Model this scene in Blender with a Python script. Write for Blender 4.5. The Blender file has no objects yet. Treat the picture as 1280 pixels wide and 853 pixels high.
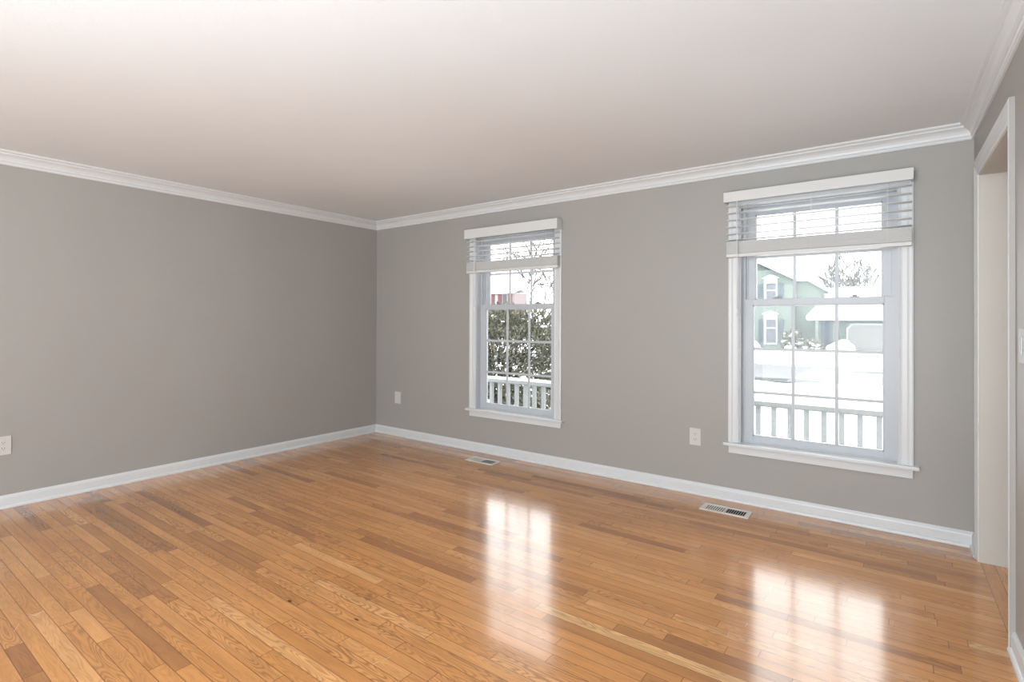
import bpy, bmesh, math, random
from mathutils import Vector, Matrix, noise

C = bpy.context.scene
COL = C.collection
# ------------------------------------------------------------------ measured room
F_PX, CY, YAW, ROLL, PITCH = 661.208, 399.03, 0.63641, 0.00353, -0.00511
CAM_H = 1.2873
D, L, R, RR = 4.0262, 4.9422, 0.3305, 0.0195      # window wall y, left wall -x, right wall x at far corner, its turn
H = 2.44
YB = -3.8                                          # back wall
WY = D + 0.17                                      # outer face of window wall

# ------------------------------------------------------------------ camera
fw = Vector((-math.sin(YAW)*math.cos(PITCH), math.cos(YAW)*math.cos(PITCH), -math.sin(PITCH)))
rt = Vector((math.cos(YAW), math.sin(YAW), 0)); up = rt.cross(fw)
r2 = math.cos(ROLL)*rt + math.sin(ROLL)*up; u2 = -math.sin(ROLL)*rt + math.cos(ROLL)*up
cam = bpy.data.cameras.new('camera'); camo = bpy.data.objects.new('camera', cam); COL.objects.link(camo)
m = Matrix((r2, u2, -fw)).transposed().to_4x4(); m.translation = (0, 0, CAM_H); camo.matrix_world = m
cam.sensor_width = 36; cam.lens = F_PX/1280*36; cam.shift_y = (CY-426.5)/1280
cam.clip_start = .05; cam.clip_end = 400
C.camera = camo

# ------------------------------------------------------------------ colour management, sky, lights
C.view_settings.view_transform = 'Standard'; C.view_settings.look = 'None'
C.view_settings.exposure = 0.2; C.view_settings.gamma = 1; C.view_settings.use_curve_mapping = False
SKY = 4.3
w = bpy.data.worlds.new('overcast_sky'); C.world = w; w.use_nodes = True
wn = w.node_tree.nodes; wl = w.node_tree.links
bg = wn['Background']; bg.inputs['Strength'].default_value = SKY
tc = wn.new('ShaderNodeTexCoord'); nz = wn.new('ShaderNodeTexNoise'); nz.inputs['Scale'].default_value = 1.5
rp = wn.new('ShaderNodeValToRGB'); rp.color_ramp.elements[0].color = (.94, .96, 1, 1); rp.color_ramp.elements[1].color = (1, 1, 1, 1)
wl.new(tc.outputs['Generated'], nz.inputs['Vector']); wl.new(nz.outputs['Fac'], rp.inputs['Fac']); wl.new(rp.outputs['Color'], bg.inputs['Color'])

def area(name, loc, rot, sx, sy, power, color=(1, 1, 1), portal=False, spread=math.pi):
    l = bpy.data.lights.new(name, 'AREA'); l.shape = 'RECTANGLE'; l.size = sx; l.size_y = sy; l.energy = power; l.color = color
    l.spread = spread
    if portal: l.cycles.is_portal = True
    o = bpy.data.objects.new(name, l); COL.objects.link(o); o.location = loc; o.rotation_euler = rot; return o
area('daylight_portal', (-2.96, WY+.02, 1.27), (-math.pi/2, 0, 0), .96, 1.75, 1, portal=True)
area('daylight_portal', (-.482, WY+.02, 1.27), (-math.pi/2, 0, 0), .96, 1.75, 1, portal=True)
area('daylight_portal', (-1.2, YB-.17, 1.08), (math.pi/2, 0, 0), 2.6, 2.1, 1, portal=True)
area('ceiling_fill_light', (-.45, -1.6, .45), (math.pi, math.radians(0), 0), 1.8, 2.8, 165, (.71, .88, 1))  # unseen fill added behind the camera, aimed up to brighten the ceiling
area('rear_fill_light', (-1.2, -3.3, 1.4), (math.radians(93), 0, 0), 2.9, 1.9, 130, (.85, .94, 1))  # unseen fill added at the rear to brighten the room
area('hall_light', (1.5, 2.0, 2.38), (0, 0, 0), .8, 2.4, 15, (.97, .97, .97))

# ------------------------------------------------------------------ helpers
def tag(o, label=None, cat=None, group=None, kind=None):
    if label: o['label'] = label
    if cat: o['category'] = cat
    if group: o['group'] = group
    if kind: o['kind'] = kind
    return o
def empty(name, loc=(0, 0, 0), **k):
    o = bpy.data.objects.new(name, None); COL.objects.link(o); o.location = loc; o.empty_display_size = .1
    return tag(o, **k)
def obj(name, bm, mat, parent=None, smooth=False, **k):
    me = bpy.data.meshes.new(name)
    bmesh.ops.recalc_face_normals(bm, faces=bm.faces)
    bm.to_mesh(me); bm.free()
    if mat: me.materials.append(mat)
    if smooth:
        for p in me.polygons: p.use_smooth = True
    o = bpy.data.objects.new(name, me); COL.objects.link(o)
    if parent: o.parent = parent
    return tag(o, **k)
def box(bm, x0, x1, y0, y1, z0, z1, bev=0, M=None):
    g = bmesh.ops.create_cube(bm, size=1)
    vs = g['verts']
    for v in vs:
        v.co = Vector(((x0+x1)/2+v.co.x*(x1-x0), (y0+y1)/2+v.co.y*(y1-y0), (z0+z1)/2+v.co.z*(z1-z0)))
    if bev:
        es = list({e for v in vs for e in v.link_edges})
        r = bmesh.ops.bevel(bm, geom=es, offset=bev, segments=2, profile=.7, affect='EDGES')
        vs = list({v for f in r['faces'] for v in f.verts} | {v for v in vs if v.is_valid})
    if M:
        for v in vs: v.co = M @ v.co
    return vs
def B(*a, **k):
    bm = bmesh.new(); box(bm, *a, **k); return bm
def boxes(lst, bev=0):
    bm = bmesh.new()
    for b in lst: box(bm, *b, bev=bev)
    return bm
def prism(bm, pts, axis, a0, a1):
    """extrude a polygon; axis 'y': pts are (x,z); axis 'x': pts are (y,z); axis 'z': pts are (x,y)"""
    def P(p, a): return {'y': (p[0], a, p[1]), 'x': (a, p[0], p[1]), 'z': (p[0], p[1], a)}[axis]
    v0 = [bm.verts.new(P(p, a0)) for p in pts]; v1 = [bm.verts.new(P(p, a1)) for p in pts]
    n = len(pts)
    bm.faces.new(v0); bm.faces.new(v1[::-1])
    for i in range(n): bm.faces.new((v0[i], v0[(i+1) % n], v1[(i+1) % n], v1[i]))
    return v0+v1
def sweep_seg(path, prof, i, ext0=None, ext1=None):
    """profile (u=inwards from wall, z) along segment i of an open path with mitred corners; room is on the right-hand side"""
    bm = bmesh.new(); n = len(path)
    def nrm(a, b):
        d = (Vector(b)-Vector(a)).normalized(); return Vector((d.y, -d.x))
    rings = []
    for j in (i, i+1):
        p = Vector(path[j])
        if j == 0: off = nrm(path[0], path[1])
        elif j == n-1: off = nrm(path[n-2], path[n-1])
        else:
            a = nrm(path[j-1], path[j]); b = nrm(path[j], path[j+1]); s = (a+b)
            off = s/(s.dot(a))
        rings.append([bm.verts.new((p.x+off.x*u, p.y+off.y*u, z)) for u, z in prof])
    k = len(prof)
    for q in range(k):
        bm.faces.new((rings[0][q], rings[0][(q+1) % k], rings[1][(q+1) % k], rings[1][q]))
    bm.faces.new(rings[0]); bm.faces.new(rings[1][::-1])
    return bm
def tube(bm, pts, rad, n=6):
    rings = []
    for i, p in enumerate(pts):
        p = Vector(p)
        d = (Vector(pts[min(i+1, len(pts)-1)])-Vector(pts[max(i-1, 0)])).normalized()
        a = d.orthogonal().normalized(); b = d.cross(a)
        r = rad[i] if isinstance(rad, (list, tuple)) else rad
        rings.append([bm.verts.new(p+r*(math.cos(t*2*math.pi/n)*a+math.sin(t*2*math.pi/n)*b)) for t in range(n)])
    for i in range(len(rings)-1):
        for t in range(n):
            bm.faces.new((rings[i][t], rings[i][(t+1) % n], rings[i+1][(t+1) % n], rings[i+1][t]))
    bm.faces.new(rings[0][::-1]); bm.faces.new(rings[-1])

# ------------------------------------------------------------------ materials
def mat(name, col, rough=.5, spec=.5, noise_amt=.03, scale=6, bump=0, bscale=60, metal=0, var=None):
    m = bpy.data.materials.new(name); m.use_nodes = True
    nt = m.node_tree; b = nt.nodes['Principled BSDF']
    b.inputs['Roughness'].default_value = rough; b.inputs['Specular IOR Level'].default_value = spec; b.inputs['Metallic'].default_value = metal
    tc = nt.nodes.new('ShaderNodeTexCoord'); n = nt.nodes.new('ShaderNodeTexNoise'); n.inputs['Scale'].default_value = scale
    n.inputs['Detail'].default_value = 4
    r = nt.nodes.new('ShaderNodeValToRGB')
    c2 = var or tuple(min(1, c*(1+noise_amt)) for c in col)
    c1 = tuple(c*(1-noise_amt) for c in col) if not var else col
    r.color_ramp.elements[0].color = (*c1, 1); r.color_ramp.elements[1].color = (*c2, 1)
    r.color_ramp.elements[0].position = .3; r.color_ramp.elements[1].position = .7
    nt.links.new(tc.outputs['Object'], n.inputs['Vector']); nt.links.new(n.outputs['Fac'], r.inputs['Fac'])
    nt.links.new(r.outputs['Color'], b.inputs['Base Color'])
    if bump:
        n2 = nt.nodes.new('ShaderNodeTexNoise'); n2.inputs['Scale'].default_value = bscale
        bp = nt.nodes.new('ShaderNodeBump'); bp.inputs['Strength'].default_value = bump; bp.inputs['Distance'].default_value = .002
        nt.links.new(tc.outputs['Object'], n2.inputs['Vector']); nt.links.new(n2.outputs['Fac'], bp.inputs['Height']); nt.links.new(bp.outputs['Normal'], b.inputs['Normal'])
    return m
M_wall = mat('wall_paint', (.395, .375, .35), .48, .45, .012, 2, .15, 220)
M_ceil = mat('ceiling_paint', (.82, .85, .875), .8, .2, .01, 2, .2, 160)
M_trim = mat('trim_paint', (.71, .72, .725), .35, .5, .01, 3)
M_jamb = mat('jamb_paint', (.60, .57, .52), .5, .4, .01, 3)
M_vinyl = mat('window_vinyl', (.55, .57, .60), .35, .5, .01, 3)
M_blind = mat('blind_slat', (.72, .715, .70), .45, .4, .015, 5)
M_cord = mat('blind_cord', (.82, .81, .78), .7, .3)
M_plate = mat('outlet_plastic', (.66, .64, .61), .35, .5, .01)
M_dark = mat('slot_dark', (.02, .02, .02), .7, .2)
M_duct = mat('duct_metal', (.035, .03, .028), .7, .2)
M_knot = mat('knot_brown', (.13, .055, .022), .3, .4, .2, 40)
M_vent = mat('register_enamel', (.82, .77, .72), .4, .5, .01)
M_lock = mat('lock_metal', (.28, .27, .27), .4, .5, metal=.3)
M_switch = mat('switch_plate', (.48, .48, .49), .4, .5)
M_ext = mat('exterior_siding_white', (.6, .6, .6), .7, .3)
M_snow = mat('snow', (.86, .88, .90), .9, .1, .02, .6)
M_street = mat('street_snow', (.15, .155, .16), .9, .1, .02, .25, var=(.185, .19, .195))
M_slush = mat('slush', (.055, .058, .06), .9, .1, .1, 1.2, var=(.11, .113, .115))
M_green = mat('green_siding', (.125, .150, .132), .8, .2, .03, 1)
M_green2 = mat('green_siding_porch', (.066, .088, .078), .8, .2, .05, 2)
M_shut = mat('blue_grey_shutter', (0.054, 0.072, 0.081), .7, .3, .08, 8)
M_hwhite = mat('house_white_trim', (0.261, 0.261, 0.261), .7, .3)
M_hdoor = mat('garage_door_paint', (.135, .135, .130), .7, .3, .02, 1)
M_hglass = mat('house_window_glass', (0.044, 0.054, 0.065), .3, .5, .15, 4)
M_entry = mat('entry_door_paint', (0.049, 0.059, 0.071), .6, .3, .1, 6)
M_red = mat('red_shutter', (0.130, 0.059, 0.059), .8, .2, .05, 3)
M_pinkwall = mat('pale_siding', (0.218, 0.179, 0.179), .8, .2)
M_rail = mat('railing_paint', (0.218, 0.229, 0.229), .6, .3, .04, 3)
M_bark = mat('bark', (.085, .078, .07), .9, .1, .1, 5)
M_farbark = mat('far_bark', (.135, .13, .125), .9, .1, .1, 2)
M_bdark = mat('shrub_stem', (.05, .045, .035), .9, .1)
def leaf_mat():
    m = mat('evergreen_leaf', (.08, .085, .06), .7, .25, .3, 3, var=(.18, .175, .13)); return m
M_leaf = leaf_mat()

def glass_mat(name, refl):
    m = bpy.data.materials.new(name); m.use_nodes = True; nt = m.node_tree; nt.nodes.clear()
    out = nt.nodes.new('ShaderNodeOutputMaterial'); mx = nt.nodes.new('ShaderNodeMixShader')
    tr = nt.nodes.new('ShaderNodeBsdfTransparent'); tr.inputs['Color'].default_value = (.97, .98, .975, 1)
    gl = nt.nodes.new('ShaderNodeBsdfGlossy'); gl.inputs['Roughness'].default_value = .02
    fr = nt.nodes.new('ShaderNodeFresnel'); fr.inputs['IOR'].default_value = refl
    nt.links.new(fr.outputs['Fac'], mx.inputs['Fac']); nt.links.new(tr.outputs[0], mx.inputs[1]); nt.links.new(gl.outputs[0], mx.inputs[2])
    nt.links.new(mx.outputs[0], out.inputs['Surface']); return m
M_glass = glass_mat('window_glass', 1.3)

def floor_mat():
    m = bpy.data.materials.new('oak_strip_floor'); m.use_nodes = True; nt = m.node_tree; N = nt.nodes; K = nt.links
    b = N['Principled BSDF']
    def math_(op, a, c=None):
        n = N.new('ShaderNodeMath'); n.operation = op
        for i, v in enumerate((a, c)):
            if v is None: continue
            if isinstance(v, (int, float)): n.inputs[i].default_value = v
            else: K.new(v, n.inputs[i])
        return n.outputs[0]
    def mixc(fac, a, c, mode='MIX'):
        n = N.new('ShaderNodeMix'); n.data_type = 'RGBA'; n.blend_type = mode
        for s, v in ((n.inputs['Factor'], fac), (n.inputs['A'], a), (n.inputs['B'], c)):
            if isinstance(v, (int, float)): s.default_value = v
            elif isinstance(v, tuple): s.default_value = (*v, 1)
            else: K.new(v, s)
        return n.outputs['Result']
    uv = N.new('ShaderNodeUVMap'); uv.uv_map = 'board'
    sep = N.new('ShaderNodeSeparateXYZ'); K.new(uv.outputs[0], sep.inputs[0]); U, V = sep.outputs[0], sep.outputs[1]
    at = N.new('ShaderNodeAttribute'); at.attribute_name = 'tint'
    sc = N.new('ShaderNodeSeparateColor'); K.new(at.outputs['Color'], sc.inputs[0]); r1, r2_, r3 = sc.outputs[0], sc.outputs[1], sc.outputs[2]
    # board tone
    ramp = N.new('ShaderNodeValToRGB'); cr = ramp.color_ramp
    stops = [(0, (.37, .145, .045)), (.12, (.43, .180, .055)), (.35, (.60, .255, .073)), (.7, (.69, .31, .098)), (.9, (.76, .38, .14)), (1, (.81, .46, .19))]
    cr.elements[0].position, cr.elements[0].color = 0, (*stops[0][1], 1)
    cr.elements[1].position, cr.elements[1].color = 1, (*stops[-1][1], 1)
    for p, c in stops[1:-1]:
        e = cr.elements.new(p); e.color = (*c, 1)
    K.new(r1, ramp.inputs['Fac'])
    # grain coordinates: metres, stretched along the board, shifted per board
    cx = N.new('ShaderNodeCombineXYZ')
    K.new(math_('MULTIPLY', U, 1.6), cx.inputs[0]); K.new(math_('MULTIPLY', V, 11.0), cx.inputs[1]); K.new(math_('MULTIPLY', r2_, 60.0), cx.inputs[2])
    n1 = N.new('ShaderNodeTexNoise'); n1.inputs['Scale'].default_value = 1.6; n1.inputs['Detail'].default_value = 1.5; n1.inputs['Roughness'].default_value = .45
    K.new(cx.outputs[0], n1.inputs['Vector'])
    bands = math_('SINE', math_('MULTIPLY', n1.outputs['Fac'], 105.0))
    bands = math_('MULTIPLY', math_('ADD', bands, 1.0), .5)
    bands = math_('POWER', bands, 2.2)
    cx2 = N.new('ShaderNodeCombineXYZ')
    K.new(math_('MULTIPLY', U, 9.0), cx2.inputs[0]); K.new(math_('MULTIPLY', V, 330.0), cx2.inputs[1]); K.new(math_('MULTIPLY', r2_, 90.0), cx2.inputs[2])
    n2 = N.new('ShaderNodeTexNoise'); n2.inputs['Scale'].default_value = 1.0; n2.inputs['Detail'].default_value = 2
    K.new(cx2.outputs[0], n2.inputs['Vector'])
    # broad mottling inside a board, darker mineral streaks
    cx3 = N.new('ShaderNodeCombineXYZ')
    K.new(math_('MULTIPLY', U, 3.0), cx3.inputs[0]); K.new(math_('MULTIPLY', V, 24.0), cx3.inputs[1]); K.new(math_('MULTIPLY', r3, 70.0), cx3.inputs[2])
    n3 = N.new('ShaderNodeTexNoise'); n3.inputs['Scale'].default_value = 1.0; n3.inputs['Detail'].default_value = 3
    K.new(cx3.outputs[0], n3.inputs['Vector'])
    streak = N.new('ShaderNodeMapRange'); streak.inputs['From Min'].default_value = .66; streak.inputs['From Max'].default_value = .78
    K.new(n3.outputs['Fac'], streak.inputs['Value'])
    base = ramp.outputs['Color']
    gs = math_('MULTIPLY', bands, math_('ADD', math_('MULTIPLY', math_('POWER', r3, 1.6), .60), .09))
    c = mixc(gs, base, (.26, .105, .035))
    pores = N.new('ShaderNodeMapRange'); pores.inputs['From Min'].default_value = .50; pores.inputs['From Max'].default_value = .72
    K.new(n2.outputs['Fac'], pores.inputs['Value'])
    c = mixc(math_('MULTIPLY', pores.outputs[0], .28), c, (.33, .15, .055))
    c = mixc(math_('MULTIPLY', streak.outputs[0], .22), c, (.20, .075, .025))
    mot = N.new('ShaderNodeMapRange'); mot.inputs['To Min'].default_value = .86; mot.inputs['To Max'].default_value = 1.14; mot.inputs['From Min'].default_value = .3; mot.inputs['From Max'].default_value = .7
    K.new(n3.outputs['Fac'], mot.inputs['Value'])
    hs = N.new('ShaderNodeHueSaturation'); K.new(mot.outputs[0], hs.inputs['Value']); K.new(c, hs.inputs['Color']); c = hs.outputs['Color']
    # seam: distance to board edge in metres (attribute tint2 carries u0,len)
    W = .0572
    edge = math_('MINIMUM', V, math_('SUBTRACT', W, V))
    uv2 = N.new('ShaderNodeUVMap'); uv2.uv_map = 'ends'
    s2 = N.new('ShaderNodeSeparateXYZ'); K.new(uv2.outputs[0], s2.inputs[0])
    edge_u = math_('MINIMUM', s2.outputs[0], s2.outputs[1])
    edge = math_('MINIMUM', edge, edge_u)
    seam = N.new('ShaderNodeMapRange'); seam.inputs['From Min'].default_value = .0006; seam.inputs['From Max'].default_value = .0020
    seam.inputs['To Min'].default_value = 1; seam.inputs['To Max'].default_value = 0
    K.new(edge, seam.inputs['Value'])
    c = mixc(math_('MULTIPLY', seam.outputs[0], .8), c, (.12, .045, .015))
    K.new(c, b.inputs['Base Color'])
    # gloss
    tc = N.new('ShaderNodeTexCoord'); n4 = N.new('ShaderNodeTexNoise'); n4.inputs['Scale'].default_value = 2.2; n4.inputs['Detail'].default_value = 3
    K.new(tc.outputs['Object'], n4.inputs['Vector'])
    rr = N.new('ShaderNodeMapRange'); rr.inputs['To Min'].default_value = .14; rr.inputs['To Max'].default_value = .21; K.new(n4.outputs['Fac'], rr.inputs['Value'])
    K.new(rr.outputs[0], b.inputs['Roughness'])
    b.inputs['IOR'].default_value = 1.5; b.inputs['Specular IOR Level'].default_value = .45
    b.inputs['Coat Weight'].default_value = .65; b.inputs['Coat Roughness'].default_value = .12; b.inputs['Coat IOR'].default_value = 1.5
    hgt = math_('SUBTRACT', math_('MULTIPLY', n2.outputs['Fac'], .10), math_('MULTIPLY', seam.outputs[0], .35))
    groove = N.new('ShaderNodeMapRange'); groove.inputs['From Min'].default_value = 0; groove.inputs['From Max'].default_value = .006; K.new(edge, groove.inputs['Value'])
    hgt = math_('ADD', hgt, math_('MULTIPLY', groove.outputs[0], .06))
    n5 = N.new('ShaderNodeTexNoise'); n5.inputs['Scale'].default_value = 14; K.new(tc.outputs['Object'], n5.inputs['Vector'])
    hgt = math_('ADD', hgt, math_('MULTIPLY', n5.outputs['Fac'], .8))
    tilt = math_('MULTIPLY', math_('MULTIPLY', V, 1/W), math_('MULTIPLY', math_('SUBTRACT', r3, .5), 3.2))
    hgt = math_('ADD', hgt, tilt)
    bp = N.new('ShaderNodeBump'); bp.inputs['Strength'].default_value = .25; bp.inputs['Distance'].default_value = .0005
    K.new(hgt, bp.inputs['Height']); K.new(bp.outputs['Normal'], b.inputs['Normal']); K.new(bp.outputs['Normal'], b.inputs['Coat Normal'])
    return m
M_floor = floor_mat()

# ------------------------------------------------------------------ right wall frame: t metres from far corner, off into the room (negative = into the wall)
def RW(t, off=0.0):
    return (R + t*math.sin(RR) - off*math.cos(RR), D - t*math.cos(RR) - off*math.sin(RR))
def wallx(y): return R + (D-y)*math.tan(RR)
def rbox(bm, t0, t1, o0, o1, z0, z1, bev=0):
    n = (math.sin(RR), -math.cos(RR)); q = (-math.cos(RR), -math.sin(RR))
    M = Matrix(((n[0], q[0], 0, R), (n[1], q[1], 0, D), (0, 0, 1, 0), (0, 0, 0, 1)))
    return box(bm, t0, t1, o0, o1, z0, z1, bev=bev, M=M)
T_END = (D-YB)/math.cos(RR)

# ------------------------------------------------------------------ floor
def build_floor():
    rnd = random.Random(11)
    bm = bmesh.new(); l1 = bm.loops.layers.uv.new('board'); l2 = bm.loops.layers.uv.new('ends'); lc = bm.loops.layers.float_color.new('tint')
    W = .0572
    def quad(pts, uvs, ends, col):
        f = bm.faces.new([bm.verts.new((p[0], p[1], 0)) for p in pts])
        for lp, u, e in zip(f.loops, uvs, ends): lp[l1].uv = u; lp[l2].uv = e; lp[lc] = (*col, 1)
    def tone(last):
        for _ in range(8):
            t = min(1, max(0, rnd.gauss(.52, .17)))
            if rnd.random() < .06: t = rnd.uniform(.03, .2)
            if rnd.random() < .06: t = rnd.uniform(.80, .90)
            if abs(t-last) > .06: return t
        return t
    y = D + .01; row = 0
    while y > YB - .05:
        y0, y1 = y-W, y; xa = -L-.02; xb0 = wallx(y0); xb1 = wallx(y1)
        x = xa - rnd.uniform(0, .8); t = .5
        while x < xb1:
            ln = rnd.choice([rnd.uniform(.25, .6), rnd.uniform(.5, 1.1), rnd.uniform(.7, 1.5)])
            e = x+ln; x0 = max(x, xa)
            if e > xb1-.12: e = 99
            t = tone(t); col = (t, rnd.random(), rnd.random())
            if e > x0+.001:
                a0, a1 = (min(e, xb0), min(e, xb1))
                qu = [(x0, y0), (a0, y0), (a1, y1), (x0, y1)]
                uo = rnd.uniform(0, 30)
                us = [x0-x, a0-x, a1-x, x0-x]
                el = [q-0 for q in us]; er = [(a0 if e > 50 else e)-q[0] for q in qu]
                quad(qu, [(u+uo, v) for u, v in zip(us, (0, 0, W, W))], [(max(0, a), max(0, c)) for a, c in zip(us, er)], col)
            x = e
        y -= W; row += 1
    # hall boards run along the wall line
    o = 0.0
    while o < 1.9:
        t0 = -.1; x = t0 - rnd.uniform(0, .7); t = .5
        while x < 4.4:
            ln = rnd.uniform(.4, 1.3); e = min(x+ln, 4.4); s = max(x, t0); t = tone(t); col = (min(1, t+.05), rnd.random(), rnd.random())
            if e > s:
                P = [RW(s, -o), RW(e, -o), RW(e, -o-W), RW(s, -o-W)]
                us = [s-x, e-x, e-x, s-x]; uo = rnd.uniform(0, 30)
                quad(P, [(u+uo, v) for u, v in zip(us, (0, 0, W, W))], [(u, e-x-u) for u in us], col)
            x = e if e < 4.4 else 9
        o += W
    f = obj('floor', bm, M_floor, kind='structure')
    # slab below
    s = boxes([(-L-.17, 2.4, YB-.17, D+.17, -.12, -.002)])
    obj('subfloor', s, M_duct, f)
    # white scuffs and paint flecks on the boards
    return f
floor = build_floor()
def scuff(pts, wd):
    bm = bmesh.new(); vs = []
    for i, p in enumerate(pts):
        p = Vector(p); d = (Vector(pts[min(i+1, len(pts)-1)])-Vector(pts[max(i-1, 0)])).normalized(); n = Vector((-d.y, d.x))
        ww = wd*(.35 if i in (0, len(pts)-1) else 1)
        vs.append((bm.verts.new((p.x+n.x*ww, p.y+n.y*ww, .0006)), bm.verts.new((p.x-n.x*ww, p.y-n.y*ww, .0006))))
    for a, b in zip(vs, vs[1:]): bm.faces.new((a[0], b[0], b[1], a[1]))
    obj('scuff_mark', bm, M_plate, floor)

for pts, wd in (([(-1.599, 1.293), (-1.592, 1.321)], .0016), ([(-1.588, 1.33), (-1.581, 1.359)], .0010), ([(-3.079, .611), (-3.038, .626), (-3.065, .662)], .0012),
                ([(-2.95, .543), (-3.012, .57)], .0010), ([(-.538, 2.392), (-.534, 2.414), (-.538, 2.436)], .0010), ([(-.578, 2.27), (-.58, 2.317)], .0010),
                ([(-.037, 2.774), (-.035, 2.835)], .0010), ([(-.648, 2.831), (-.646, 2.853)], .0010)): scuff(pts, wd)
# small dark knots in the oak
def knot(x, y, a, b, seed):
    bm = bmesh.new(); rk_ = random.Random(seed)
    vs = [bm.verts.new((x+a*math.cos(t*.5236)*rk_.uniform(.7, 1.2), y+b*math.sin(t*.5236)*rk_.uniform(.7, 1.2), .0005)) for t in range(12)]
    bm.faces.new(vs); obj('wood_knot', bm, M_knot, floor)
for i, (x, y, a, b) in enumerate(((-3.225, 2.101, .009, .006), (-2.762, 1.584, .016, .004), (-2.264, 1.354, .014, .007), (-1.893, 1.444, .016, .006), (-2.606, .858, .006, .004), (-2.461, .896, .006, .003),
                                  (-2.69, 2.79, .020, .006), (-1.984, 1.768, .018, .004), (-2.596, 1.359, .006, .004))): knot(x, y, a, b, i)

# ------------------------------------------------------------------ walls
WINS = [(-2.960, 'left'), (-.482, 'right')]
OX, OZ0, OZ1 = .468, .415, 2.115
xs = [-L-.15, WINS[0][0]-OX, WINS[0][0]+OX, WINS[1][0]-OX, WINS[1][0]+OX, R]
bl = []
for i in range(5):
    if i in (1, 3):
        bl += [(xs[i], xs[i+1], D, WY, 0, OZ0), (xs[i], xs[i+1], D, WY, OZ1, H)]
    else: bl.append((xs[i], xs[i+1], D, WY, 0, H))
bl.append((R, 2.3, D+.02, WY, 0, H))
obj('wall_front', boxes(bl), M_wall, kind='structure')
obj('wall_left', B(-L-.15, -L, YB, D, 0, H), M_wall, kind='structure')
# back wall with a wide opening for the added, unseen patio door
BX0, BX1 = -2.5, .1
obj('wall_back', boxes([(-L-.15, BX0, YB-.15, YB, 0, H), (BX1, 2.3, YB-.15, YB, 0, H), (BX0, BX1, YB-.15, YB, 2.13, H)]), M_wall, kind='structure')
TJ0, TJ1, ZJ = .22, 1.12, 2.10
bm = bmesh.new()
rbox(bm, 0.0, TJ0, -.12, 0, 0, H); rbox(bm, TJ1, T_END, -.12, 0, 0, H); rbox(bm, TJ0, TJ1, -.12, 0, ZJ, H)
obj('wall_right', bm, M_wall, kind='structure')
obj('ceiling', B(-L-.15, 2.3, YB-.15, WY, H, H+.12), M_ceil, kind='structure')
obj('wall_hall', boxes([(2.15, 2.3, YB, D, 0, H)]), M_wall, kind='structure')

# crown moulding and baseboards (room on the right-hand side when walking the path)
Rend = RW(T_END)
PATH = [(-L, YB), (-L, D), (R, D), (Rend[0], Rend[1])]
crown = [(0, H-.092), (.009, H-.092), (.012, H-.088), (.012, H-.074), (.017, H-.070), (.019, H-.056), (.026, H-.043), (.037, H-.033), (.047, H-.028), (.051, H-.024),
         (.051, H-.017), (.058, H-.015), (.065, H-.012), (.068, H-.007), (.068, H), (0, H)]
for i, nm in enumerate(('left', 'front', 'right')):
    o = obj('trim_%d' % (i+1), sweep_seg(PATH, crown, i), M_trim, kind='structure')
base = [(0, 0), (.024, 0), (.024, .006), (.022, .013), (.017, .018), (.013, .020), (.013, .066), (.011, .074), (.006, .082), (.003, .088), (0, .088)]
obj('baseboard_left', sweep_seg(PATH, base, 0), M_trim, kind='structure')
obj('baseboard_front', sweep_seg(PATH, base, 1), M_trim, kind='structure')
p1 = [(-L, D), (R, D), RW(.168)]
obj('baseboard_right', sweep_seg(p1, base, 1), M_trim, kind='structure')
p2 = [RW(1.182), RW(T_END)]
obj('baseboard_right', sweep_seg(p2, base, 0), M_trim, kind='structure')
# back wall baseboards
obj('baseboard_back', sweep_seg([(BX0-.08, YB), (-L, YB)], base, 0), M_trim, kind='structure')

# cased opening in the right wall
door = empty('door_1', (RW(.6)[0], RW(.6)[1], 0), kind='structure')
def keep(o, parent):
    o.parent = parent; o.matrix_parent_inverse = Matrix.Translation(-parent.location); return o
bm = bmesh.new()
rbox(bm, TJ0, TJ0+.012, -.125, .004, 0, ZJ, .002); keep(obj('jamb', bm, M_jamb), door)
bm = bmesh.new(); rbox(bm, TJ1-.012, TJ1, -.125, .004, 0, ZJ, .002); keep(obj('jamb', bm, M_jamb), door)
bm = bmesh.new(); rbox(bm, TJ0, TJ1, -.125, .004, ZJ-.012, ZJ, .002); keep(obj('head_jamb', bm, M_jamb), door)
def casing_leg(t_in, t_out):
    """profiled casing: thicker at its outer edge"""
    bm = bmesh.new(); s = 1 if t_out > t_in else -1
    w = abs(t_out-t_in)
    prof = [(0, 0), (0, .009), (.006, .012), (.012, .010), (w*.45, .014), (w*.6, .018), (w-.006, .020), (w, .018), (w, 0)]
    r0 = []; r1 = []
    for a, o in prof:
        p = RW(t_in+s*a, o); z1 = ZJ-.006+a
        r0.append(bm.verts.new((p[0], p[1], 0))); r1.append(bm.verts.new((p[0], p[1], z1)))
    k = len(prof)
    for q in range(k): bm.faces.new((r0[q], r0[(q+1) % k], r1[(q+1) % k], r1[q]))
    bm.faces.new(r0); bm.faces.new(r1[::-1]); return bm
CW = .058
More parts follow.
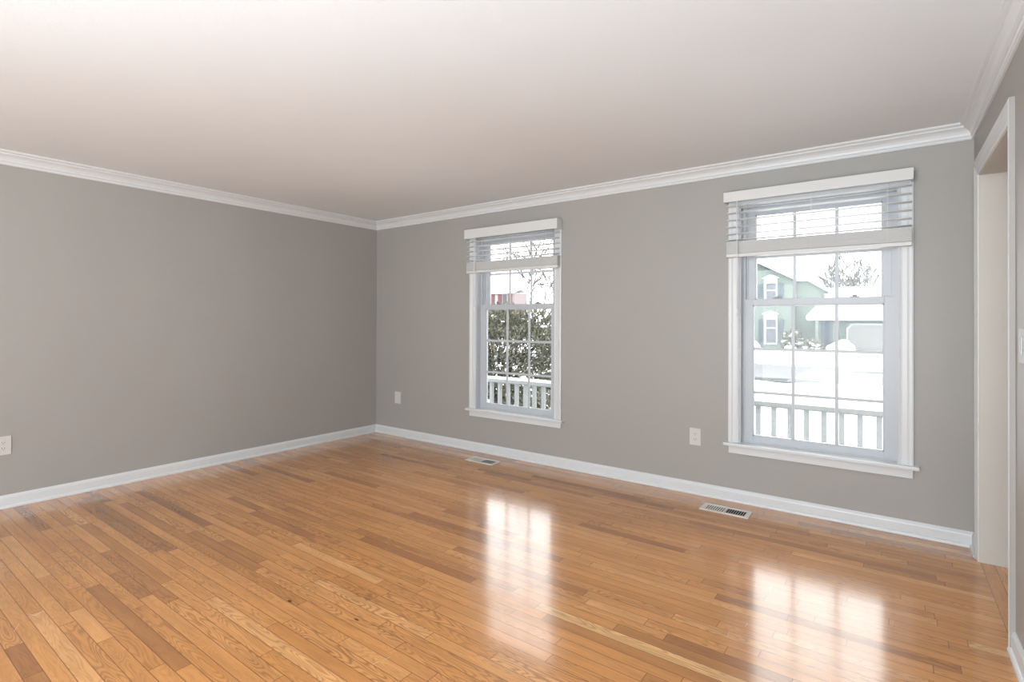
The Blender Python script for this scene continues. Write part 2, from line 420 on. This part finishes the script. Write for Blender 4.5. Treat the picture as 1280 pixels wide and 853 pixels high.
# far leg, near leg, head with mitred ends
keep(obj('casing', casing_leg(TJ0+.004, .168), M_trim), door)
keep(obj('casing', casing_leg(TJ1+.004, 1.19), M_trim), door)
bm = bmesh.new(); rbox(bm, 1.1895, 1.1935, 0, .0175, .0, ZJ+.079); keep(obj('shade_edge', bm, M_wall), door)  # strip in darker wall colour, put in for the shade on this edge
def casing_head():
    bm = bmesh.new(); w = .085
    prof = [(0, 0), (0, .009), (.008, .013), (.016, .011), (w*.45, .014), (w*.6, .018), (w-.008, .020), (w, .018), (w, 0)]
    r0 = []; r1 = []
    for a, o in prof:
        k = a/w
        p = RW(TJ0+.004-k*(TJ0+.004-.168), o); q = RW(TJ1+.004+k*(1.19-TJ1-.004), o)
        r0.append(bm.verts.new((p[0], p[1], ZJ-.006+a))); r1.append(bm.verts.new((q[0], q[1], ZJ-.006+a)))
    k = len(prof)
    for q in range(k): bm.faces.new((r0[q], r0[(q+1) % k], r1[(q+1) % k], r1[q]))
    bm.faces.new(r0); bm.faces.new(r1[::-1]); return bm
keep(obj('casing', casing_head(), M_trim), door)

# ------------------------------------------------------------------ windows
def window(idx, cx):
    o = empty('window_%d' % idx, (cx, D, 0), kind='structure')
    def add(name, bm, m, parent=None):
        q = obj(name, bm, m, parent or o); return q
    y = 0  # local: y=0 is the wall face, negative is into the room
    ow, iw = .535, .462                      # casing outer / inner half width
    zs, zt = .425, 2.12                      # stool top, casing inner top
    def cas(bm, side):
        w = ow-iw
        prof = [(0, 0), (0, .010), (.005, .013), (.011, .010), (.018, .012), (w*.55, .014), (w*.7, .019), (w-.008, .021), (w, .018), (w, 0)]
        r0 = []; r1 = []
        for a, d in prof:
            if side == 0:
                r0.append(bm.verts.new((-iw-a, -d, zt+a))); r1.append(bm.verts.new((iw+a, -d, zt+a)))
            else:
                r0.append(bm.verts.new((side*(iw+a), -d, zs))); r1.append(bm.verts.new((side*(iw+a), -d, zt+a)))
        k = len(prof)
        for q in range(k): bm.faces.new((r0[q], r0[(q+1) % k], r1[(q+1) % k], r1[q]))
        bm.faces.new(r0); bm.faces.new(r1[::-1])
    for s in (-1, 1, 0):
        bm = bmesh.new(); cas(bm, s); add('window_casing', bm, M_trim)
    add('window_stool', B(-.562, .562, -.048, .085, .403, .425, bev=.005), M_trim)
    add('window_apron', B(-.532, .532, -.017, 0.0, .347, .403, bev=.003), M_trim)
    # vinyl frame: inner jamb boards with tracks
    f = boxes([(-.468, -.452, -.002, .16, .415, 2.115), (.452, .468, -.002, .16, .415, 2.115), (-.452, .452, -.001, .159, 2.1095, 2.1148),
               (-.452, -.435, .061, .159, .42, 2.0895), (.435, .452, .061, .159, .42, 2.0895), (-.452, .452, .06, .16, 2.09, 2.11),
               (-.447, -.426, .094, .104, .42, 2.089), (.426, .447, .094, .104, .42, 2.089),
               (-.46, .46, .055, .17, .415, .432)])
    add('window_frame', f, M_vinyl)
    def sash(name, x0, x1, z0, z1, gx0, gx1, gz0, gz1, yc, rows, th=.03):
        bm = boxes([(x0, gx0, yc-th/2, yc+th/2, z0, z1), (gx1, x1, yc-th/2, yc+th/2, z0, z1),
                    (gx0, gx1, yc-th/2, yc+th/2, z0, gz0), (gx0, gx1, yc-th/2, yc+th/2, gz1, z1)], bev=.002)
        # glazing bead
        for a in ((gx0, gx0+.007, gz0, gz1), (gx1-.007, gx1, gz0, gz1), (gx0, gx1, gz0, gz0+.007), (gx0, gx1, gz1-.007, gz1)):
            box(bm, a[0], a[1], yc-.010, yc+.010, a[2], a[3])
        s = add(name, bm, M_vinyl)
        g = bmesh.new()
        for k in (1, 2):
            xx = gx0+(gx1-gx0)*k/3; box(g, xx-.0105, xx+.0105, yc-.004, yc+.004, gz0, gz1, bev=.002)
        for k in range(1, rows):
            zz = gz0+(gz1-gz0)*k/rows; box(g, gx0+.001, gx1-.001, yc-.0033, yc+.0033, zz-.010, zz+.010, bev=.002)
        obj('grille', g, M_vinyl, s)
        obj('glass', B(gx0, gx1, yc+.006, yc+.009, gz0, gz1), M_glass, s)
        return s
    sash('upper_sash', -.426, .426, 1.412, 2.095, -.378, .378, 1.452, 2.067, .118, 2)
    ls = sash('lower_sash', -.440, .440, .430, 1.455, -.386, .386, .474, 1.411, .078, 3)
    ls_y = .078
    for sx in (-.228, .228):
        bm = B(sx-.026, sx+.026, ls_y-.013, ls_y+.012, 1.455, 1.462, bev=.002)
        box(bm, sx-.010, sx+.014, ls_y-.008, ls_y+.008, 1.462, 1.474, bev=.003)
        box(bm, sx-.022, sx+.004, ls_y-.012, ls_y-.004, 1.464, 1.471, bev=.002)
        obj('sash_lock', bm, M_lock, ls)
    # exterior casing
    add('exterior_trim', boxes([(-.56, -.468, .17, .19, .38, 2.2), (.468, .56, .17, .19, .38, 2.2), (-.468, .468, .17, .19, 2.115, 2.2), (-.56, .56, .17, .2, .34, .415)]), M_ext)
    return o
window(1, WINS[0][0]); window(2, WINS[1][0])

# ------------------------------------------------------------------ blinds, raised two thirds of the way
def blind(cx, label, vx0, vx1, vz0, vz1, sx0, sx1, slats, z_stack0, z_stack1, wx, wz):
    y0 = D
    o = empty('window_blind', (cx, D-.05, z_stack0), label=label, cat='blind')
    def put(name, bm, m, **k):
        q = obj(name, bm, m, o, **k); q.matrix_parent_inverse = Matrix.Translation(-o.location); return q
    bm = bmesh.new()
    box(bm, vx0, vx1, y0-.100, y0-.088, vz0, vz1, bev=.003)
    box(bm, vx0, vx0+.012, y0-.09, y0-.022, vz0, vz1, bev=.002); box(bm, vx1-.012, vx1, y0-.09, y0-.022, vz0, vz1, bev=.002)
    put('valance', bm, M_blind)
    put('headrail', B(sx0+.01, sx1-.01, y0-.082, y0-.03, vz1-.045, vz1-.003, bev=.003), M_blind)
    for z in slats:
        bm = bmesh.new(); pr = []
        for k in range(5):
            a = -.025+.0125*k; pr.append((y0-.053+a, z+.003*(1-(a/.025)**2)-a*.05))
        pts = pr+[(p[0], p[1]-.0028) for p in pr[::-1]]
        prism(bm, pts, 'x', sx0, sx1); put('slat', bm, M_blind)
    # gathered slats above the bottom rail
    bm = bmesh.new(); zz = z_stack0+.026; k = 0
    while zz < z_stack1-.003:
        r = random.Random(k*7+int(cx*10)); dy = r.uniform(-.002, .002)
        box(bm, sx0+r.uniform(0, .002), sx1-r.uniform(0, .002), y0-.078+dy, y0-.028+dy, zz, zz+.0032, bev=.0008); zz += .0042; k += 1
    put('slat_stack', bm, M_blind)
    put('bottom_rail', B(sx0, sx1, y0-.079, y0-.027, z_stack0, z_stack0+.024, bev=.004), M_blind)
    n = 3
    for q in range(n):
        lx = sx0+.12+(sx1-sx0-.24)*q/(n-1)
        bm = bmesh.new()
        for yy in (y0-.0795, y0-.0265): tube(bm, [(lx, yy, z_stack0+.01), (lx, yy, vz1-.04)], .0009, 5)
        put('ladder_cord', bm, M_cord)
    bm = bmesh.new(); tube(bm, [(wx[0], y0-.108, wz[0]), (wx[0]*.5+wx[1]*.5, y0-.104, (wz[0]+wz[1])/2), (wx[1], y0-.098, wz[1]+.05)], .0035, 8)
    tube(bm, [(wx[1], y0-.098, wz[1]+.055), (wx[1], y0-.097, wz[1]+.03), (wx[1], y0-.097, wz[1])], [.003, .006, .0055], 8)
    put('tilt_wand', bm, M_cord, smooth=True)
    return o
blind(-2.957, 'white slatted blind pulled up on the smaller-looking window near the far corner', -3.494, -2.419, 2.103, 2.193, -3.483, -2.428,
      [2.075, 2.028, 1.981, 1.934, 1.890], 1.765, 1.872, (-3.352, -3.364), (2.11, 1.38))
blind(-.489, 'white slatted blind pulled up on the larger-looking window near the doorway', -1.030, .052, 2.142, 2.212, -1.016, .044,
      [2.118, 2.068, 2.018, 1.968, 1.918, 1.876], 1.752, 1.862, (-.937, -.934), (2.14, 1.335))

# ------------------------------------------------------------------ outlets, plates, switch
def wallplate(name, loc, rz, kind, label, cat, w=.082, h=.127, mt=None, parent_label=None):
    """local x along the wall, -y out of the wall"""
    o = empty(name, loc, label=label, cat=cat); o.rotation_euler = (0, 0, rz)
    mt = mt or M_plate
    bm = B(-w/2, w/2, -.006, 0, -h/2, h/2, bev=.0025); obj('cover_plate', bm, mt, o)
    if kind == 'duplex':
        for s in (-1, 1):
            bm = bmesh.new(); pts = [(.017*math.cos(a)*1.0, s*.020+max(-.0125, min(.0125, .0165*math.sin(a)))) for a in [i*math.pi/10 for i in range(20)]]
            prism(bm, pts, 'y', -.0085, -.004); r = obj('receptacle', bm, mt, o)
            sl = boxes([(-.0078, -.0055, -.0090, -.0070, s*.020-.001, s*.020+.008), (.0055, .0078, -.0090, -.0070, s*.020-.001, s*.020+.007), (-.002, .002, -.0090, -.0070, s*.020-.009, s*.020-.005)])
            obj('slot', sl, M_dark, r)
        bm = bmesh.new(); tube(bm, [(0, -.0055, 0), (0, -.0075, 0)], .003, 10); obj('screw', bm, mt, o)
    elif kind == 'blank':
        for s in (-1, 1):
            bm = bmesh.new(); tube(bm, [(0, -.0055, s*.042), (0, -.0070, s*.042)], .003, 10); obj('screw', bm, mt, o)
    else:
        obj('rocker', B(-.017, .017, -.010, -.005, -.034, .034, bev=.002), mt, o)
        obj('slide_lever', B(.010, .014, -.013, -.009, -.028, .030, bev=.001), M_lock, o)
    return o
wallplate('wall_outlet', (-L, .845, .428), math.pi/2, 'duplex', 'white duplex wall outlet on the left wall, cut by the photo edge', 'outlet')
wallplate('wall_outlet', (-1.2565, D, .428), 0, 'duplex', 'white duplex wall outlet between the two windows', 'outlet')
wallplate('blank_wall_plate', (-4.566, D, .430), 0, 'blank', 'plain off-white blank wall plate near the far room corner', 'wall plate', w=.094, h=.130)
p = RW(1.345, 0); wallplate('light_switch', (p[0], p[1], 1.205), math.pi/2*-1+RR, 'switch', 'grey light switch plate on the right wall at the photo edge', 'light switch', w=.10, h=.128, mt=M_switch)

# ------------------------------------------------------------------ floor registers
def register(x0, x1, y0, y1, label, fin_left, fin_right):
    o = empty('floor_register', ((x0+x1)/2, (y0+y1)/2, 0), label=label, cat='floor vent', group='white floor registers under the windows')
    del o['group']
    a, b = (x1-x0)/2, (y1-y0)/2; bd = .019
    def rim():
        bm = boxes([(-a, a, -b, -b+.024, .0006, .006), (-a, a, b-.024, b, .0006, .006), (-a, -a+.030, -b+.024, b-.024, .0006, .006), (a-.030, a, -b+.024, b-.024, .0006, .006)], bev=.0015)
        return bm
    obj('register_frame', rim(), M_vent, o)
    obj('duct_opening', B(-a+.028, a-.028, -b+.022, b-.022, .0003, .0012), M_duct, o)
    n = 17; bm = bmesh.new(); span = 2*(a-.030)
    for k in range(n+1):
        xx = -a+.030+span*(k)/n; ang = fin_left if k < n/2 else fin_right
        M = Matrix.Translation((xx, 0, .0038)) @ Matrix.Rotation(ang, 4, 'Y')
        box(bm, -.0037, .0037, -b+.023, b-.023, -.0008, .0008, M=M)
    box(bm, -.0025, .0025, -b+.023, b-.023, .001, .0062)
    obj('louvers', bm, M_vent, o)
    return o
register(-3.275, -2.957, 3.702, 3.848, 'white floor vent below the window nearer the far corner', math.radians(8), math.radians(-32))
register(-1.130, -.816, 3.710, 3.855, 'white floor vent below the window nearer the doorway', math.radians(12), math.radians(-48))

# ------------------------------------------------------------------ unseen patio door, added behind the camera to let in fill daylight
pd = empty('window_3', ((BX0+BX1)/2, YB-.07, 0), kind='structure')
def pk(name, bm, m): keep(obj(name, bm, m), pd)
pk('window_frame', boxes([(BX0, BX0+.05, YB-.15, YB+.005, 0, 2.13), (BX1-.05, BX1, YB-.15, YB+.005, 0, 2.13), (BX0, BX1, YB-.15, YB+.005, 2.08, 2.13), (BX0, BX1, YB-.15, YB, 0, .04),
    (-1.24, -1.16, YB-.10, YB-.05, .04, 2.08), (BX0+.05, BX0+.12, YB-.10, YB-.05, .04, 2.08), (BX1-.12, BX1-.05, YB-.10, YB-.05, .04, 2.08)]), M_trim)
pk('glass', B(BX0+.12, BX1-.12, YB-.078, YB-.074, .04, 2.08), M_glass)

# ================================================================== outdoors
def gz(y):
    return -.62 if y < 17 else (-.62 - .33*min(1, (y-17)/28))
def lawn(name, x0, x1, y0, y1, nx, ny, mt, zf, **k):
    bm = bmesh.new(); g = []
    for j in range(ny+1):
        y = y0+(y1-y0)*j/ny
        g.append([bm.verts.new((x0+(x1-x0)*i/nx, y, zf(x0+(x1-x0)*i/nx, y))) for i in range(nx+1)])
    for j in range(ny):
        for i in range(nx): bm.faces.new((g[j][i], g[j][i+1], g[j+1][i+1], g[j+1][i]))
    return obj(name, bm, mt, smooth=True, **k)
def near_z(x, y):
    n = noise.noise((x*.35, y*.35, 0))*.10+noise.noise((x*1.3, y*1.3, 3))*.03
    z = -.66+n
    c = (y-16.4)/1.2
    z += .32*math.exp(-c*c)*(1+.5*noise.noise((x*.5, 7, 0)))+.05*noise.noise((x*1.6, y*.7, 9))*math.exp(-c*c)
    if y > 17.3: z -= (y-17.3)*.5
    return z
lawn('ground', -45, 14, 5.9, 18.0, 240, 60, M_snow, near_z, kind='structure')
lawn('street', -90, 30, 17.0, 30.0, 40, 10, M_street, lambda x, y: gz(y)-.05, kind='structure')
def far_z(x, y):
    n = noise.noise((x*.2, y*.2, 5))*.14*min(1, max(0, (y-30)/4))
    return gz(y)+n+(.12 if y > 30 else -.1)
lawn('ground', -140, 40, 29.5, 120, 140, 70, M_snow, far_z, kind='structure')
bm = bmesh.new()
for (xa, xb, ya, yb_) in ((-16, 1.6, 19.4, 21.6), (-1.9, .6, 26.3, 27.0), (-3.3, .8, 40.5, 41.3)):
    n = 30; a = []; b = []
    for i in range(n+1):
        x = xa+(xb-xa)*i/n; w = (.5+.5*noise.noise((x*.6, ya, 2)))*math.sin(math.pi*i/n)**.4
        z = (gz(ya)-.03) if ya < 30 else gz(ya)+.26
        a.append(bm.verts.new((x, ya, z))); b.append(bm.verts.new((x, ya+(yb_-ya)*w, z+.005)))
    for i in range(n): bm.faces.new((a[i], a[i+1], b[i+1], b[i]))
obj('slush_on_street', bm, M_slush, kind='stuff', label='grey slush and tyre ruts along the snowy street edge', cat='slush')

# porch and railing
obj('porch_deck', B(-9, 3, WY+.02, 5.78, -.50, -.36), M_snow, kind='structure')
YR = 5.70
rail = empty('porch_railing', (-2.5, YR, -.36), label='white wooden porch railing with square balusters outside both windows', cat='railing')
def rk(name, bm, m, **k): keep(obj(name, bm, m, **k), rail)
rk('top_rail', boxes([(-8, 2.5, YR-.045, YR+.045, .47, .51), (-8, 2.5, YR-.02, YR+.02, .455, .47)], bev=.003), M_rail)
rk('bottom_rail', B(-8, 2.5, YR-.025, YR+.025, -.28, -.22, bev=.003), M_rail)
bm = bmesh.new(); n = 160; prev = None
for i in range(n+1):
    x = -8+10.5*i/n; h = .026+.010*noise.noise((x*2.2, 0, 1)); yo = .004*noise.noise((x*3, 4, 1))
    ring = [bm.verts.new((x, YR+yo+a*.040, .51+h*b)) for a, b in ((-1, 0), (-.95, .55), (-.6, .95), (0, 1.1), (.6, .95), (.95, .55), (1, 0))]
    if prev:
        for q in range(6): bm.faces.new((prev[q], prev[q+1], ring[q+1], ring[q]))
    prev = ring
rk('snow_cap', bm, M_snow, smooth=True, label='fresh snow lying along the top rail')
b0 = None
for i in range(74):
    x = -7.95+.1415*i
    if b0 is None:
        b0 = obj('baluster', B(-.022, .022, -.022, .022, -.24, .46, bev=.002), M_rail); q = b0
    else: q = b0.copy(); COL.objects.link(q)
    q.location = (x, YR, 0); q.parent = rail; q.matrix_parent_inverse = Matrix.Translation(-rail.location)
for x in (-8.05, 2.55): rk('newel_post', B(x-.05, x+.05, YR-.05, YR+.05, -.5, .62, bev=.006), M_rail)

# ---- green house across the street
hs = empty('green_house', (-6, 48, -.95), label='pale green two-storey house with shutters and snowy roofs across the street', cat='house')
def hk(name, bm, m, parent=None, **k):
    q = obj(name, bm, m, **k)
    if parent: q.parent = parent
    else: keep(q, hs)
    return q
bm = bmesh.new()
prism(bm, [(-16, -1.3), (-7.06, -1.3), (-7.06, 4.72), (-11.5, 7.16), (-16, 4.72)], 'y', 48, 58)
prism(bm, [(-7.06, -1.3), (-4.9, -1.3), (-4.9, 3.74), (-6.15, 4.62), (-7.06, 4.68)], 'y', 48.6, 58)
hk('siding', bm, M_green)
bm = bmesh.new()
prism(bm, [(-16.4, 4.55), (-11.5, 7.22), (-6.95, 4.74), (-6.95, 4.95), (-11.5, 7.55), (-16.4, 4.9)], 'y', 47.6, 58.2)
prism(bm, [(-6.98, 4.70), (-6.15, 4.66), (-4.55, 3.62), (-4.55, 3.80), (-6.1, 4.82), (-6.98, 4.9)], 'y', 48.3, 58.2)
hk('roof', bm, M_snow, label='thick snow covering the gable roof')
bm = bmesh.new(); 
for (a, b) in (((-11.5, 7.20), (-7.0, 4.72)),):
    prism(bm, [(a[0], a[1]-.12), (b[0], b[1]-.12), (b[0], b[1]), (a[0], a[1])], 'y', 47.75, 47.95)
prism(bm, [(-6.1, 4.50), (-4.62, 3.50), (-4.62, 3.64), (-6.1, 4.64)], 'y', 48.4, 48.55)
hk('rake_board', bm, M_green2)
bm = boxes([(-5.0, -4.55, 48.3, 48.9, 3.42, 3.62)]); hk('eave_return', bm, M_hwhite)
# wing with hipped snowy roof, entry and garage door
bm = bmesh.new()
prism(bm, [(-5.45, -1.3), (6, -1.3), (6, 1.62), (-5.45, 1.62)], 'y', 45.6, 52)
hk('wing_siding', bm, M_green2)
bm = bmesh.new()
A = [(-5.85, 45.1, 1.78), (7, 45.1, 1.66), (7, 49.2, 4.12), (-4.4, 49.2, 4.12), (-4.4, 52.5, 1.7), (7, 52.5, 1.7), (-5.85, 52.5, 1.7)]
vt = [bm.verts.new(p) for p in A]; vb = [bm.verts.new((p[0], p[1], p[2]-.16)) for p in A]
for q in ((0, 1, 2, 3),): bm.faces.new([vt[i] for i in q]); bm.faces.new([vb[i] for i in q][::-1])
bm.faces.new((vt[0], vb[0], vb[1], vt[1])); bm.faces.new((vt[0], vt[3], vb[3], vb[0])); bm.faces.new((vt[3], vt[2], vt[5], vt[4])); bm.faces.new((vt[0], vt[3], vt[4], vt[6]))
bm.faces.new((vt[1], vb[1], vb[2], vt[2]))
hk('wing_roof', bm, M_snow, label='deep snow on the low wing roof')
hk('eave_fascia', boxes([(-5.8, 6.9, 45.08, 45.2, 1.46, 1.62)]), M_hwhite)
hk('porch_column', boxes([(-5.25, -5.05, 45.1, 45.3, -1.0, 1.5)]), M_green)
g = hk('entry_door', boxes([(-4.95, -4.15, 45.5, 45.62, -1.0, 1.38)]), M_entry)
hk('door_frame', boxes([(-5.05, -4.95, 45.46, 45.6, -1.0, 1.46), (-4.15, -4.05, 45.46, 45.6, -1.0, 1.46)]), M_green)
bm = bmesh.new(); gd = [(-3.20, -1.2), (2.4, -1.2), (2.4, .84), (2.1, 1.14), (-2.92, 1.14), (-3.20, .84)]
prism(bm, gd, 'y', 45.52, 45.62)
for z in (-.55, -.02, .5): box(bm, -3.18, 2.38, 45.505, 45.53, z, z+.03)
hk('garage_door', bm, M_hdoor)
fr = [((-3.32, -1.2), (-3.20, -1.2), (-3.20, .84), (-3.32, .89)), ((-3.32, .89), (-3.20, .84), (-2.92, 1.14), (-2.98, 1.25)), ((-2.98, 1.25), (-2.92, 1.14), (2.1, 1.14), (2.16, 1.25))]
bm = bmesh.new()
for f_ in fr: prism(bm, f_, 'y', 45.46, 45.56)
hk('garage_trim', bm, M_hwhite)
bm = bmesh.new(); tube(bm, [(-2.08, 50.6, 3.6), (-2.08, 50.6, 4.75)], .07, 8); tube(bm, [(-2.08, 50.6, 4.70), (-2.08, 50.6, 4.95)], .13, 8)
hk('roof_vent_pipe', bm, M_hdoor)
def hwindow(cx, zt, zb, y):
    zb_p = zt-.37
    fr = bmesh.new()
    prism(fr, [(cx-.68, zb_p), (cx+.66, zb_p), (cx+.66, zb_p+.07), (cx, zt), (cx-.68, zb_p+.07)], 'y', y-.16, y)
    box(fr, cx-.52, cx+.52, y-.10, y, zb_p-.40, zb_p)
    box(fr, cx-.52, cx-.34, y-.08, y, zb, zb_p-.3); box(fr, cx+.38, cx+.52, y-.08, y, zb, zb_p-.3); box(fr, cx-.52, cx+.52, y-.10, y, zb-.1, zb+.05)
    zm = (zb_p-.4+zb)/2+.28; box(fr, cx-.34, cx+.38, y-.07, y, zm-.05, zm+.05)
    wf = hk('window_frame', fr, M_hwhite)
    obj('pane', B(cx-.34, cx+.38, y-.05, y-.01, zb, zb_p-.38), M_hglass, wf).matrix_parent_inverse = Matrix.Identity(4)
    for s in (-1, 1):
        bm = B(cx+s*.74-.21, cx+s*.74+.21, y-.06, y, zb+.05, zb_p-.40)
        z = zb+.12
        while z < zb_p-.5:
            box(bm, cx+s*.74-.16, cx+s*.74+.16, y-.072, y-.05, z, z+.03); z += .09
        hk('shutter', bm, M_shut)
for zt, zb in ((5.30, 2.85), (2.32, -.42)): hwindow(-8.80, zt, zb, 48)

# ---- house with red shutters far to the left
rh = empty('red_shutter_house', (-47, 60, -1), label='distant pale house with red shutters seen over the shrub', cat='house')
def k2(n, bm, m, **k): keep(obj(n, bm, m, **k), rh)
k2('siding', B(-53, -43.9, 60, 63, -1.3, 5.3), M_pinkwall)
bm = bmesh.new(); prism(bm, [(59.5, 5.3), (61.5, 6.1), (63.5, 5.3), (63.5, 5.5), (61.5, 6.4), (59.5, 5.55)], 'x', -53.5, -43.6); k2('roof', bm, M_snow, label='snow covered roof')
for x0, x1 in ((-48.0, -47.4), (-46.8, -46.2), (-44.95, -44.35)): k2('shutter', B(x0, x1, 59.9, 60, 3.2, 5.22), M_red)
for x0, x1 in ((-47.4, -46.8), (-45.95, -45.35)): k2('pane', B(x0, x1, 59.95, 60, 3.3, 5.15), M_hglass if x0 > -46 else M_hwhite)

# ---- trees
def tree(name, base, h, seed, mt, label, lean=(0, 0), levels=5, r0=.16, spread=.5, fork=3, stems=1, n=5, first=.25, keep_r=(.5, .68), rmin=0):
    rnd = random.Random(seed); bm = bmesh.new()
    def grow(p, d, ln, r, lv):
        pts = [p]; rad = [r]; q = p; dd = d
        for i in range(4):
            dd = (dd+Vector((rnd.gauss(0, .09), rnd.gauss(0, .09), rnd.gauss(.03, .05)))).normalized(); q = q+dd*ln/4
            pts.append(q); rad.append(r*(1-.13*(i+1)))
        tube(bm, pts, [max(q_, rmin) for q_ in rad], n if lv > 2 else 4)
        if lv == 0: return
        for k in range(fork):
            ax = Vector((rnd.gauss(0, 1), rnd.gauss(0, 1), rnd.gauss(0, .5))); s = spread*rnd.uniform(.6, 1.3)
            nd = (dd+ax.normalized()*s).normalized(); j = rnd.choice([2, 3, 4, 4])
            grow(pts[j], nd, ln*rnd.uniform(.62, .85), rad[j]*rnd.uniform(*keep_r), lv-1)
    for s in range(stems):
        a = s*2.4; d = Vector((lean[0]+(.35*math.cos(a) if stems > 1 else 0), lean[1]+(.35*math.sin(a) if stems > 1 else 0), 1)).normalized()
        grow(Vector(base), d, h*first, r0, levels)
    return obj(name, bm, mt, label=label, cat='tree')
tree('bare_tree', (-7.75, 12.0, -.75), 7.5, 4, M_bark, 'bare dark-branched tree just behind the snowy shrub', lean=(-.22, .05), levels=5, r0=.085, spread=.7, fork=3, first=.24, keep_r=(.58, .72), rmin=.0115)
tree('bare_tree', (-4.3, 62, -1.1), 11.0, 9, M_farbark, 'wide leafless tree rising behind the low snowy wing roof', levels=4, r0=.17, spread=.40, fork=3, stems=5, first=.30, keep_r=(.55, .72), rmin=.046)

# ---- evergreen shrub behind the railing
def shrub(name, c, rad, nleaf, lsize, label, seed, snow_n, ssize, snow_seed=5, leafm=None):
    rnd = random.Random(seed)
    root = empty(name, (c[0], c[1], c[2]-rad[2]), label=label, cat='shrub')
    bm = bmesh.new(); tips = []
    for k in range(26):
        a = rnd.uniform(0, 6.28); e = rnd.uniform(.15, 1.2); d = Vector((math.cos(a)*math.cos(e), math.sin(a)*math.cos(e), math.sin(e)))
        p0 = Vector((c[0], c[1], c[2]-rad[2])); p1 = Vector(c)+Vector((d.x*rad[0]*.5, d.y*rad[1]*.5, d.z*rad[2]*.4)); p2 = Vector(c)+Vector((d.x*rad[0]*.95, d.y*rad[1]*.95, d.z*rad[2]*.95))
        tube(bm, [p0, p1, p2], [.02*rad[0], .012*rad[0], .004*rad[0]], 5); tips.append(p2)
    keep(obj('stem', bm, M_bdark), root)
    bm = bmesh.new()
    def surf(d):
        k = 1+.22*noise.noise(d*2.2+Vector((seed, 0, 0)))+.12*noise.noise(d*6)
        return Vector((d.x*rad[0], d.y*rad[1], d.z*rad[2]))*k
    for i in range(nleaf):
        d = Vector((rnd.gauss(0, 1), rnd.gauss(0, 1), rnd.gauss(0, 1))).normalized()
        p = Vector(c)+surf(d)*(rnd.uniform(.55, 1.06)**.6)
        if p.z < c[2]-rad[2]: continue
        u = (d+Vector((rnd.gauss(0, .6), rnd.gauss(0, .6), rnd.gauss(.2, .5)))).normalized(); s = lsize*rnd.uniform(.6, 1.4)
        v = u.orthogonal().normalized(); v = (Matrix.Rotation(rnd.uniform(0, 6.28), 3, u) @ v)
        a, b, cc, dd = p, p+u*s*.5+v*s*.2, p+u*s, p+u*s*.5-v*s*.2
        w_ = u.cross(v)*s*.05
        bm.faces.new([bm.verts.new(q) for q in (a, b+w_, cc, dd+w_)])
    keep(obj('foliage', bm, leafm or M_leaf), root)
    bm = bmesh.new(); rs = random.Random(snow_seed)
    for i in range(snow_n):
        d = Vector((rs.gauss(0, 1), rs.gauss(0, 1), abs(rs.gauss(0, .8)) - .35)).normalized()
        p = Vector(c)+surf(d)*rs.uniform(.92, 1.04)
        g = bmesh.ops.create_icosphere(bm, subdivisions=2, radius=1)
        sx = ssize*rs.uniform(.5, 1.6); rot = Matrix.Rotation(rs.uniform(0, 3.14), 3, 'Z')
        for v in g['verts']:
            q = Vector((v.co.x*sx, v.co.y*sx*.6, v.co.z*sx*.38)); q *= 1+.35*noise.noise(v.co*2.5+p)
            v.co = p+rot @ q
    keep(obj('snow_clumps', bm, M_snow, smooth=True, label='snow lumps caught on the branches'), root)
    return root
shrub('evergreen_shrub', (-6.35, 8.1, .42), (1.75, 1.15, 1.12), 30000, .085, 'large snow-dusted evergreen shrub behind the porch railing', 3, 110, .055)
shrub('evergreen_shrub', (-4.3, 6.7, -.35), (.6, .42, .55), 8000, .07, 'low snowy evergreen shrub filling the lower railing gaps', 8, 120, .06)
# snow laden shrubs and heaps by the green house
shrub('snowy_shrub', (-6.95, 46.4, -.25), (.62, .5, .85), 1500, .28, 'snow-laden conical shrub at the corner of the green house', 5, 60, .17, 2)
shrub('snowy_shrub', (-5.25, 43.9, -.58), (.52, .4, .50), 900, .25, 'low brown snow-topped shrub beside the green house entry', 6, 40, .16, 3)
def heap(c, r, seed, label):
    bm = bmesh.new(); g = bmesh.ops.create_icosphere(bm, subdivisions=4, radius=1)
    for v in g['verts']:
        k = 1+.22*noise.noise(v.co*1.3+Vector((seed*3.1, 0, 0)))+.16*noise.noise(v.co*3.5+Vector((0, seed*2.3, 0))); v.co = Vector((c[0]+v.co.x*r[0]*k, c[1]+v.co.y*r[1]*k, c[2]+v.co.z*r[2]*k))
    obj('snow_heap', bm, M_snow, smooth=True, label=label, cat='snow heap')
heap((-3.5, 43.9, -.95), (.95, .7, .98), 1, 'tall rounded snow heap beside the garage door')
heap((-10.1, 46.8, -.75), (.75, .5, .62), 2, 'small snow heap under the ground floor shuttered window')
heap((-6.75, 43.9, -.95), (.50, .4, .55), 3, 'little snow heap between the two snowy shrubs')
